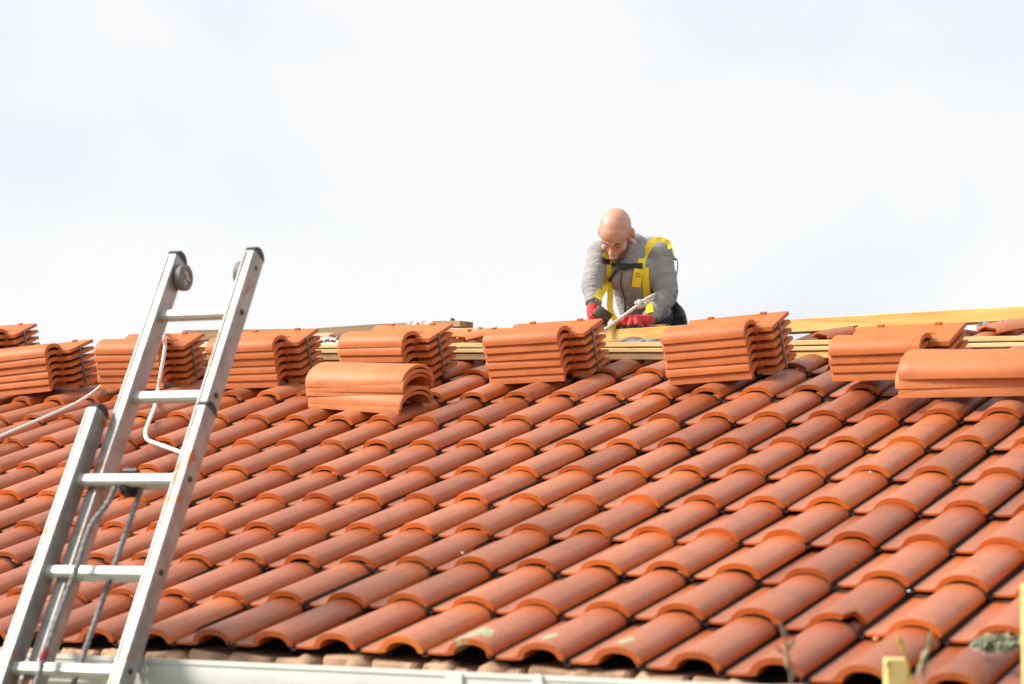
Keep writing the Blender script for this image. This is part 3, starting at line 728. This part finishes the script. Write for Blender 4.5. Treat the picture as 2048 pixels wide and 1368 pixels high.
# ------------------------------------------------------------------ ropes on the roof
def on_tiles(u, v, h):
    p = on_roof(u, v, h)
    for _ in range(3): p = on_roof(u, v, h + bow(p.x / .22, min(9, p.dot(RU) / .3614)))
    return p
def rope_thing(pts, r, lab, mat=M_ROPE, name='rope', step=.006):
    c = Vector(pts[0]); mb = MB(); mb.tube(rope_pts([Vector(p) - c for p in pts], step), r, 9, 300, 3, .18)
    return obj(name, mb.mesh(name, mat, 60), None, Matrix.Translation(c), label=lab, cat='rope')
rope_thing([on_tiles(u, v, .014) for k, (u, v) in enumerate(((-60, 903), (0, 873), (50, 851), (95, 832), (140, 812), (170, 796), (197, 776), (205, 765)))], .0068, 'white rope lying diagonally across the tiles at the left edge')
rope_thing([on_roof(318, 655, .30), on_roof(326, 670, .315), on_y(330, 690, 2.80), on_y(326, 720, 2.785), on_y(320, 755, 2.775), on_y(315, 785, 2.76)] + [on_tiles(u, v, .016) for u, v in ((309, 815), (297, 845), (291, 866), (296, 880), (318, 889), (352, 901), (378, 911))], .0085, 'white rope hanging over a tile pack between the ladder rails')

# timber posts in the lower right corner
def post(u0, u1, vt, depth, lab):
    a = at(u0, vt, depth); b = at(u1, vt, depth); wdt = (b - a).length; c = (a + b)/2
    mb = MB(); H = c.z + 3.4; mb.bar((0, 0, 0), (0, 0, H), wdt, .045, Vector((CF.x, CF.y, 0)).normalized(), .003)
    M = Matrix.Translation((c.x, c.y, -3.4))
    return obj('timber_post', mb.mesh('timber_post', M_POST), None, M, label=lab, cat='post')
post(1769, 1811, 1316, 4.50, 'short sawn yellow timber post in front of the eave, lower right')
post(2045, 2096, 1168, 4.30, 'tall yellow timber post at the right edge of the photo')
def weed(pts, leaves, depth, lab, col, seed):
    r2 = random.Random(seed); P = [at(u, v, depth) for u, v in pts]; o = P[0]; t = empty('dry_weed', Matrix.Translation(o), label=lab, cat='weed', group='dry weeds rooted in the gutter')
    m = plain('weed ' + str(seed), col, .8, 0, .3, 40); sm = MB(); sm.tube(rope_pts([p - o for p in P], .02), .003, 6); obj('stem', sm.mesh('stem', m, 60), t)
    for (u, v, L) in leaves:
        c = at(u, v, depth) - o; d = (CR * r2.uniform(-.6, .6) + UPV * r2.uniform(.4, 1)).normalized(); w_ = d.cross(CF).normalized(); k_ = CF * .006
        L *= .75; V = [c - d*L/2, c - w_*L*.16 + k_, c + d*L*.1 - k_, c + w_*L*.16 + k_, c + d*L/2]
        obj('leaf', mesh('leaf', V, [(0, 1, 2), (0, 2, 3), (1, 4, 2), (2, 4, 3)], m), t)
UPV = Vector((0, 0, 1))
weed([(1585, 1400), (1580, 1340), (1572, 1290), (1560, 1245)], [(1568, 1262, .05), (1582, 1290, .06), (1574, 1320, .06), (1590, 1345, .05), (1560, 1300, .04)], 4.2, 'brown dry weed stem in the gutter left of the short timber post', (.26, .16, .11), 1)
weed([(1845, 1400), (1848, 1350), (1856, 1300), (1862, 1262)], [(1850, 1310, .06), (1862, 1285, .05), (1842, 1335, .06)], 4.2, 'grey green weed sprig right of the short timber post', (.27, .23, .14), 2)
weed([(1830, 1400), (1815, 1330), (1800, 1284)], [(1798, 1282, .05), (1806, 1292, .04)], 4.25, 'weed with one yellow leaf near the short timber post', (.50, .33, .04), 3)
# moss and lichen clump on the tiles at the lower right
def clump(u, v, h, s, seed, lab, mat):
    r2 = random.Random(seed); mb = MB(); P = on_roof(u, v, h)
    for k in range(110):
        a = r2.uniform(0, 2*math.pi); q = s * math.sqrt(r2.random()); c = Vector((q*math.cos(a)*1.6, q*math.sin(a), r2.uniform(0, s*.25)))
        u_ = Vector((r2.gauss(0,1), r2.gauss(0,1), r2.gauss(0,.6))).normalized(); w_ = u_.orthogonal().normalized(); l = r2.uniform(.008, .026)
        mb.add([c - w_*l*.5, c + u_*l, c + w_*l*.5, c - u_*l*.6], [(0,1,2,3)])
    return obj('lichen_clump', mb.mesh('lichen_clump', mat), None, Matrix.Translation(P) @ ROOF, label=lab, cat='lichen', kind='stuff')
M_LIC = plain('grey green lichen', (0.20, 0.22, 0.14), 0.95, 0, 0.4, 60)
clump(2003, 1290, .012, .046, 1, 'grey green lichen clump on a tile in the lower right corner', M_LIC)


for k, (u, v, sz, lb) in enumerate(((1740, 944, .0045, 'tiny white mortar crumb on a tile nose in the right half of the roof'), (1818, 1182, .0045, 'white mortar crumb in the tile gutter near the right edge'),
                        (1752, 1278, .009, 'pinkish clay crumb beside the chipped roof tile'), (925, 1106, .006, 'small pale crumb lying in a tile channel, middle of the roof'), (1288, 858, .005, 'tiny grey crumb on a tile below the kneeling worker'))):
    mb = MB(); r2 = random.Random(k + 40); mb.ellipsoid((0, 0, 0), (sz, sz*.8, sz*.6), None, 8, 5)
    V = [p * r2.uniform(.75, 1.2) for p in mb.V]
    obj('mortar_crumb', mesh('mortar_crumb', V, mb.F, M_MEMB if k != 2 else M_RIDGE), None, Matrix.Translation(on_tiles(u, v, .002 if k == 0 else -.012)), label=lb, cat='crumb')

# ================================================================== the worker
D0 = (on_y(1262, 655, 4.06) - CAM).dot(CF)
FH = Vector((CF.x, CF.y, 0)).normalized(); RH = Vector((CR.x, CR.y, 0)).normalized(); UP = Vector((0, 0, 1))
BM = Matrix((RH, FH, UP)).transposed().to_4x4(); BM.translation = at(1262, 655, D0); BI = BM.inverted()
def b(u, v, dy): return BI @ at(u, v, D0 + dy)              # point in the worker's own frame (x right, y away, z up)
def fabric(name, c, wr=0.5, rough=0.85, fold=22, ws=(1, 1, 1)):
    m, t, bs, N, Lk = nmat(name); vec = coords(t, False)
    n = noise(t, vec, 9, 3, .6); col = ramp(t, n, [(0.3, tuple(q*.86 for q in c)), (0.7, tuple(q*1.1 for q in c))]); Lk(col, bs.inputs['Base Color'])
    bs.inputs['Roughness'].default_value = rough; bs.inputs['Sheen Weight'].default_value = .15
    f = noise(t, vec, fold, 3, .55, stretch=ws, dist=1.6)
    bump(t, bs, f, wr, .02); return m
M_JACK = fabric('light grey fleece', (0.31, 0.298, 0.29), .45, .9, 12, (1, 1, 2.4))
M_PANT = fabric('black work trousers', (0.016, 0.017, 0.020), .4)
M_GLR = fabric('red knitted glove', (0.62, 0.015, 0.018), .2, .7, 60)
M_GLB = fabric('black rubber palm', (0.02, 0.02, 0.022), .2, .5, 60)
M_YEL = fabric('yellow webbing', (0.92, 0.66, 0.010), .15, .6, 80)
M_BLK = fabric('black webbing', (0.014, 0.015, 0.018), .15, .6, 80)
M_DGR = fabric('dark grey lining', (0.06, 0.06, 0.068), .3)
def skin():
    m, t, bs, N, Lk = nmat('skin'); tcx = N('ShaderNodeTexCoord'); vec = tcx.outputs['Object']
    col = ramp(t, noise(t, vec, 25, 4, .6), [(0.3, (0.56, 0.27, 0.18)), (0.7, (0.66, 0.36, 0.26))])
    # beard: stubble below the cheekbones, round the mouth and along the jaw
    sx = N('ShaderNodeSeparateXYZ'); Lk(vec, sx.inputs[0])
    ab = N('ShaderNodeMath'); ab.operation = 'ABSOLUTE'; Lk(sx.outputs['X'], ab.inputs[0])
    k = N('ShaderNodeMath'); k.operation = 'MULTIPLY_ADD'; Lk(ab.outputs[0], k.inputs[0]); k.inputs[1].default_value = 0.75; 
    sc = N('ShaderNodeMath'); sc.operation = 'MULTIPLY'; Lk(sx.outputs['Z'], sc.inputs[0]); sc.inputs[1].default_value = -1.0; Lk(sc.outputs[0], k.inputs[2])
    nn = noise(t, vec, 90, 3, .7); k2 = N('ShaderNodeMath'); k2.operation = 'MULTIPLY_ADD'; Lk(nn, k2.inputs[0]); k2.inputs[1].default_value = .02; Lk(k.outputs[0], k2.inputs[2])
    fy = N('ShaderNodeMath'); fy.operation = 'GREATER_THAN'; Lk(sx.outputs['Y'], fy.inputs[0]); fy.inputs[1].default_value = -.012
    bd = ramp(t, k2.outputs[0], [(0.078, (0, 0, 0)), (0.105, (.82, .82, .82))])
    mk = mixc(t, 1.0, bd, fy.outputs[0], 'MULTIPLY')
    col = mixc(t, mk, col, (0.085, 0.048, 0.035)); Lk(col, bs.inputs['Base Color'])
    bs.inputs['Roughness'].default_value = .42; bs.inputs['Subsurface Weight'].default_value = .15; bs.inputs['Subsurface Radius'].default_value = (.01, .004, .002)
    return m
M_SKIN = skin(); M_HAIR = plain('dark brow hair', (0.04, 0.025, 0.018), .8); M_LASH = plain('shaded lashes', (0.20, 0.10, 0.07), .8); M_LIP = plain('lips', (0.42, 0.16, 0.12), .5)
man = empty('person', BM, label='bald bearded worker in grey fleece, yellow safety harness and red gloves kneeling at the ridge', cat='person')

# head and neck (one continuous mesh, running down inside the collar)
P_, Y_ = R(50), R(22)
f0 = Vector((-math.sin(Y_), -math.cos(Y_), 0)); HF = f0 * math.cos(P_) - UP * math.sin(P_); HU = UP * math.cos(P_) + f0 * math.sin(P_); HX = HF.cross(HU)
HM = Matrix((HX, HF, HU)).transposed().to_4x4(); HM.translation = b(1231, 466, -.02); HM = HM @ Matrix.Rotation(R(-7), 4, 'Y')
HI = HM.inverted()
h = MB()
h.ellipsoid((0, -.012, .030), (.077, .096, .086), None, 28, 18); h.ellipsoid((0, .040, .030), (.066, .052, .058), None, 24, 14)
h.ellipsoid((0, .040, -.040), (.060, .052, .070), None, 22, 14); h.ellipsoid((0, .050, -.085), (.044, .044, .034)); h.ellipsoid((0, .086, -.104), (.020, .016, .016))
for s_ in (-1, 1):
    h.capsule((.012*s_, .088, .012), .012, (.042*s_, .074, .014), .011); h.ellipsoid((.040*s_, .066, -.030), (.020, .020, .018))
    h.ellipsoid((.081*s_, -.012, -.008), (.010, .020, .032), Matrix.Rotation(R(12*s_), 3, 'Z')); h.ellipsoid((.013*s_, .100, -.040), (.009, .010, .007))
    h.capsule((.045*s_, .005, -.075), .020, (.028*s_, .062, -.092), .018)
h.capsule((0, .088, .004), .009, (0, .113, -.034), .012); h.ellipsoid((0, .094, -.070), (.024, .014, .014))
nb = HI @ b(1268, 520, .10)
h.capsule((0, -.035, -.050), .058, nb, .062)
nt_ = HI @ b(1270, 580, .16); h.capsule(nb, .062, nt_, .085)
hm = remeshed(h, 'body', M_SKIN, .0042, 4)
obj('body', hm, man, HM)
for s_ in (-1, 1):
    e_ = MB(); e_.tube([(.014*s_, .1005, .0145), (.028*s_, .0975, .021), (.045*s_, .084, .016)], [.0022, .0030, .0016], 8)
    obj('eyebrow', e_.mesh('eyebrow', M_HAIR, 60), man, HM)
    e_ = MB(); e_.tube([(.016*s_, .0905, -.008), (.030*s_, .090, -.010), (.043*s_, .080, -.008)], [.0014, .0024, .0012], 8)
    obj('eyelashes', e_.mesh('eyelashes', M_LASH, 60), man, HM)
e_ = MB(); e_.tube([(-.022, .1035, -.070), (0, .1085, -.069), (.022, .1035, -.070)], [.002, .0036, .002], 8); obj('lips', e_.mesh('lips', M_LIP, 60), man, HM)
# jacket: torso and sleeves as one garment
j_ = MB()
def cap(p, r, q, s): j_.capsule(b(*p), r, b(*q), s, 18, 6)
def limb(p, r, q, s, folds, amp=.05):
    A_, B_ = b(*p), b(*q); n = 26; pts = [A_.lerp(B_, i/n) for i in range(n+1)]
    rr = [(r + (s-r)*i/n) * (1 + amp*math.sin(i/n*folds*2*math.pi + .8*math.sin(i))) for i in range(n+1)]
    j_.tube(pts, rr, 20)
cap((1300, 650, .34), .125, (1280, 600, .22), .118)
cap((1280, 600, .22), .115, (1262, 545, .10), .112)
cap((1240, 545, .08), .085, (1290, 545, .10), .09)
cap((1222, 515, .10), .078, (1298, 508, .14), .085)
cap((1262, 520, .16), .10, (1285, 590, .26), .12)
cap((1268, 492, .11), .062, (1262, 530, .12), .085)
cap((1200, 506, .06), .060, (1225, 518, .10), .07); cap((1315, 506, .10), .066, (1290, 512, .12), .075)
limb((1200, 506, .06), .060, (1184, 568, -.03), .049, 4, .03); cap((1184, 568, -.03), .049, (1184, 572, -.03), .048); limb((1184, 570, -.03), .050, (1188, 612, -.10), .034, 5, .07)
limb((1316, 508, .10), .068, (1334, 588, .04), .056, 4, .03); cap((1333, 588, .04), .054, (1333, 592, .04), .054); limb((1333, 590, .04), .055, (1296, 640, -.07), .036, 6, .07)
def jn(co):
    n1 = nz_.noise(Vector((co.x*11, co.y*11, co.z*24))); n2 = nz_.noise(Vector((co.x*26 + 5, co.y*26, co.z*60)))
    return .0042*n1 + .0022*(1 - 2*abs(n2))
jm = remeshed(j_, 'jacket', M_JACK, .0062, 4, jn)
jacket = obj('jacket', jm, man)
# collar
def ring(name, c, ax, r0, r1, hgt, mat, parent=None, th=.006, n=28, ex=1.0):
    ax = Vector(ax).normalized(); u = ax.orthogonal().normalized(); v = ax.cross(u); mb = MB(); c = Vector(c)
    prof = [(r0, 0), (r1, hgt), (r1 - th, hgt), (r0 - th, 0)]
    for k in range(n):
        a = 2*math.pi*k/n
        for r, z in prof: mb.V.append(c + (u*math.cos(a) + v*math.sin(a)*ex)*r + ax*z)
    for k in range(n):
        for q in range(4): mb.F.append((k*4+q, ((k+1)%n)*4+q, ((k+1)%n)*4+(q+1)%4, k*4+(q+1)%4))
    return obj(name, mb.mesh(name, mat, 50), parent)
cb = b(1262, 524, .100); ct = b(1256, 472, .085)
ring('collar', cb, ct - cb, .098, .083, .090, M_JACK, jacket, .008)
ring('collar_lining', cb, ct - cb, .089, .074, .088, M_DGR, jacket, .004)
jb = BVHTree.FromPolygons([v.co.copy() for v in jm.vertices], [tuple(p.vertices) for p in jm.polygons])
CAMB = BI @ CAM
def on_jacket(u, v, off=.004, far=None):
    d = ((BI @ at(u, v, D0)) - CAMB).normalized(); hit = jb.ray_cast(CAMB, d)
    if hit[0] is None:
        p = BI @ at(u, v, D0 + (far if far is not None else .05)); return p, -d
    return hit[0] - d * off, hit[1]
def ribbon(name, pts, wdt, mat, off=.004, th=.0025, parent=man, smooth=2, far=None, turn=None):
    """a strap laid over the jacket: pts are photo-plane guides"""
    G = []
    for (u0, v0), (u1, v1) in zip(pts[:-1], pts[1:]):
        n = max(2, int(math.hypot(u1-u0, v1-v0) / 3))
        for k in range(n): G.append((u0 + (u1-u0)*k/n, v0 + (v1-v0)*k/n))
    G.append(pts[-1]); Q = [on_jacket(u, v, off, far) for u, v in G]; P = [q[0] for q in Q]; Nn = [q[1] for q in Q]
    for _ in range(smooth):
        P = [P[0]] + [(P[i-1] + P[i]*2 + P[i+1]) / 4 for i in range(1, len(P)-1)] + [P[-1]]
        Nn = [Nn[0]] + [(Nn[i-1] + Nn[i] + Nn[i+1]).normalized() for i in range(1, len(P)-1)] + [Nn[-1]]
    mb = MB(); view = (P[0] - CAMB).normalized()
    for i, p in enumerate(P):
        t = (P[min(i+1, len(P)-1)] - P[max(i-1, 0)]).normalized(); nrm = (Nn[i]*.5 - view*.8).normalized()
        s_ = t.cross(nrm).normalized() * wdt/2; o_ = nrm * th
        mb.V += [p - s_, p + s_, p + s_ + o_, p - s_ + o_]
    for i in range(len(P)-1):
        for k in range(4): mb.F.append((i*4+k, i*4+(k+1)%4, i*4+4+(k+1)%4, i*4+4+k))
    mb.F += [(0,3,2,1), tuple(range(len(mb.V)-4, len(mb.V)))]
    return obj(name, mb.mesh(name, mat, 50), parent)
harness = obj('harness', MB().box(b(1250, 533, .0), (.001, .001, .001)).mesh('harness_core', M_BLK), man)
W1 = .038
def hrn(name, pts, wdt, mat, off=.006, **k): return ribbon(name, pts, wdt, mat, off, parent=harness, **k)
hrn('shoulder_strap', [(1341, 496), (1334, 487), (1322, 481), (1310, 482), (1300, 490), (1290, 505), (1284, 520), (1282, 535)], W1, M_YEL)
hrn('shoulder_strap', [(1212, 506), (1215, 516), (1216, 528), (1215, 545), (1212, 562)], W1, M_YEL)
hrn('shoulder_strap', [(1290, 535), (1291, 560), (1294, 590), (1300, 625)], .034, M_YEL)
hrn('waist_strap', [(1218, 566), (1221, 590), (1219, 612), (1224, 630), (1236, 648)], .029, M_YEL)
hrn('strap_end', [(1277, 538), (1274, 556), (1272, 574)], .042, M_YEL, .016)
hrn('strap_end', [(1216, 562), (1205, 580), (1194, 597)], .040, M_YEL, .020, far=-.02)
hrn('chest_strap', [(1205, 521), (1225, 526), (1245, 533), (1265, 532), (1285, 531)], .024, M_BLK, .014)
hrn('chest_strap', [(1234, 540), (1224, 553), (1214, 568)], .013, M_BLK, .016)
bx = MB(); pb, _n = on_jacket(1245, 533, .024); bx.box(pb, (.050, .012, .032), None, .004); bx.box(pb + Vector((0, -.008, 0)), (.020, .008, .024), None, .003)
obj('buckle', bx.mesh('buckle', M_BLK, 40), harness)
for uu, vv in ((1278, 548), (1278, 553), (1214, 566)):
    p1, _n = on_jacket(uu - 7, vv - 1, .021); p2, _n = on_jacket(uu + 7, vv + 1, .021); mm = MB(); mm.tube([p1, p2], .0014, 6); obj('stitching', mm.mesh('stitching', M_BLK), harness)
# zip down the front
ribbon('zip', [(1244, 545), (1241, 565), (1246, 585), (1250, 600), (1250, 630), (1251, 650)], .006, M_DGR, .002, parent=jacket)
# webbing and karabiner behind the shoulder
mm = MB(); mm.tube(rope_pts([b(1333, 486, .12), b(1342, 496, .13), b(1346, 510, .12), b(1349, 516, .11)], .004), .0045, 8); obj('lanyard', mm.mesh('lanyard', M_YEL, 60), harness)
mm = MB(); mm.tube(rope_pts([b(1343, 520, .11), b(1350, 516, .11), b(1355, 524, .11), b(1354, 545, .11), b(1352, 552, .11)], .004), .0032, 8); obj('karabiner', mm.mesh('karabiner', plain('brass karabiner', (.55, .48, .34), .35, .8), 60), harness)
mm = MB(); mm.tube(rope_pts([b(1343, 513, .11), b(1347, 519, .10), b(1352, 519, .11)], .004), .004, 8); obj('ring', mm.mesh('ring', M_DARK, 60), harness)

# trousers, tool pouch, boots
j_ = MB()
cap((1305, 652, .34), .130, (1333, 640, .42), .102)
cap((1330, 650, .40), .115, (1315, 700, .10), .085); cap((1285, 655, .34), .11, (1262, 705, .06), .085)
cap((1315, 700, .10), .080, (1335, 712, .50), .060); cap((1262, 705, .06), .080, (1290, 716, .50), .060)
cap((1345, 620, .34), .045, (1352, 650, .36), .06)
obj('trousers', remeshed(j_, 'trousers', M_PANT, .010, 3), man)
po = MB(); po.bar(b(1357, 628, .20), b(1360, 662, .20), .06, .055, Vector((1, 0, 0)), .012); po.bar(b(1349, 604, .22), b(1353, 634, .22), .02, .03, Vector((1, 0, 0)), .006)
obj('tool_pouch', po.mesh('tool_pouch', M_PANT, 40), man)
for u_ in (1340, 1295):
    bt = MB(); bt.capsule(b(u_, 716, .50), .048, b(u_, 724, .62), .045); bt.capsule(b(u_, 724, .62), .045, b(u_, 748, .66), .035); obj('boot', remeshed(bt, 'boot', M_BLK, .009, 3), man)
ribbon('leg_strap', [(1318, 668), (1333, 652), (1345, 655), (1356, 664)], .035, M_YEL, .004, parent=harness, far=-.02)
ribbon('leg_strap', [(1222, 660), (1232, 652), (1244, 656)], .035, M_YEL, .004, parent=harness, far=-.04)

# gloves: five separate fingers each
def glove(name, palm, fingers, thumb, wrist, mat=M_GLR, tips=True):
    g = MB()
    g.capsule(b(*wrist[0]), wrist[1], b(*palm[0]), palm[1], 14, 5); g.capsule(b(*palm[0]), palm[1], b(*palm[2]), palm[3], 14, 5)
    tip = MB()
    for ch in fingers + [thumb]:
        P = [b(*c[:3]) for c in ch]; rr = [c[3] for c in ch]
        for i in range(len(P)-1): g.capsule(P[i], rr[i], P[i+1], rr[i+1], 10, 4)
        tip.capsule(P[-2].lerp(P[-1], .25), rr[-2]*1.09, P[-1], rr[-1]*1.14, 10, 4)
    o = obj(name, remeshed(g, name, mat, .0030, 2), man)
    if tips: obj('fingertip_coating', tip.mesh('fingertip_coating', M_GLB, 60), o)
    return o
rb = .0085
glove('glove', ((1282, 642, -.13), .030, (1264, 641, -.165), .028),
      [[(1270, 637, -.185, .013), (1273, 647, -.215, .0125), (1272, 657, -.212, .0115)],
       [(1261, 636, -.185, .013), (1260, 648, -.220, .0125), (1259, 660, -.216, .0115)],
       [(1252, 638, -.180, .013), (1248, 649, -.212, .0120), (1247, 660, -.208, .0112)],
       [(1245, 642, -.170, .012), (1237, 651, -.198, .0110), (1235, 659, -.194, .0100)]],
      [(1277, 648, -.17, .015), (1283, 654, -.205, .013), (1282, 661, -.210, .0115)], ((1297, 640, -.08), .030))
ring('cuff', b(1299, 637, -.062), b(1310, 625, -.04) - b(1299, 637, -.062), .036, .038, .016, M_DGR, jacket)
glove('glove', ((1184, 622, -.13), .027, (1186, 636, -.16), .026),
      [[(1192, 622, -.165, .011), (1200, 627, -.185, .010), (1203, 634, -.170, .0095)],
       [(1190, 628, -.170, .011), (1198, 633, -.190, .010), (1201, 640, -.175, .0095)],
       [(1188, 634, -.172, .011), (1195, 639, -.190, .010), (1197, 645, -.176, .0095)],
       [(1183, 640, -.170, .010), (1189, 646, -.185, .0095), (1192, 650, -.172, .009)]],
      [(1180, 626, -.16, .013), (1184, 632, -.19, .012), (1192, 636, -.198, .010)], ((1187, 612, -.10), .029), tips=False)
ring('cuff', b(1187, 609, -.095), b(1185, 596, -.08) - b(1187, 609, -.095), .036, .038, .014, M_DGR, jacket)
# hammer in the right hand
ha = MB(); c0, c1 = b(1190, 619, -.20), b(1219, 640, -.20)
ha.bar(c0, c1, .058, .046, Vector((0, -1, 0)), .004)
ham = obj('hammer', ha.mesh('hammer', plain('rusty tool steel', (0.085, 0.062, 0.048), .55, .5, .3, 40, .3, 90, stains=(30, (.20, .10, .06), .6)), 40), None, BM.copy(), label='rusty block hammer head gripped in the worker\'s left-hand-side red glove', cat='hammer')
hh = MB(); hh.tube([b(1184, 645, -.175), b(1214, 652, -.19)], .012, 10); obj('handle', hh.mesh('handle', M_GREY, 60), ham)
# safety rope with its knot
def brope(pts, r, lab, knots=()):
    mb = MB(); P = rope_pts([b(*p) for p in pts], .005); mb.tube(P, r, 9, 300, 3, .18)
    return mb
mb = brope(((1205, 662, -.22), (1216, 655, -.22), (1236, 640, -.215), (1262, 621, -.17), (1278, 609, -.13), (1293, 598, -.09), (1306, 591, -.05), (1313, 587, .06)), .0078, '')
mb.tube(rope_pts([b(1278, 611, -.13), b(1294, 604, -.10), (b(1306, 597, -.05)), b(1312, 593, .06)], .005), .0078, 9, 300, 3, .18)
for p, q in (((1270, 604, -.145), (1284, 614, -.125)), ((1273, 615, -.14), (1284, 602, -.125)), ((1278, 601, -.14), (1278, 616, -.14)), ((1286, 612, -.12), (1291, 607, -.11))):
    mb.tube(rope_pts([b(*p), (b(*p) + b(*q))/2 + Vector((0, -.014, 0)), b(*q)], .004), .0085, 9, 300, 3, .15)
obj('safety_rope', mb.mesh('safety_rope', plain('cream rope', (0.66, 0.60, 0.50), .85, 0, .15, 200, .5, 500), 60), None, BM.copy(), label='knotted cream safety rope running from the worker down to the ridge', cat='rope')
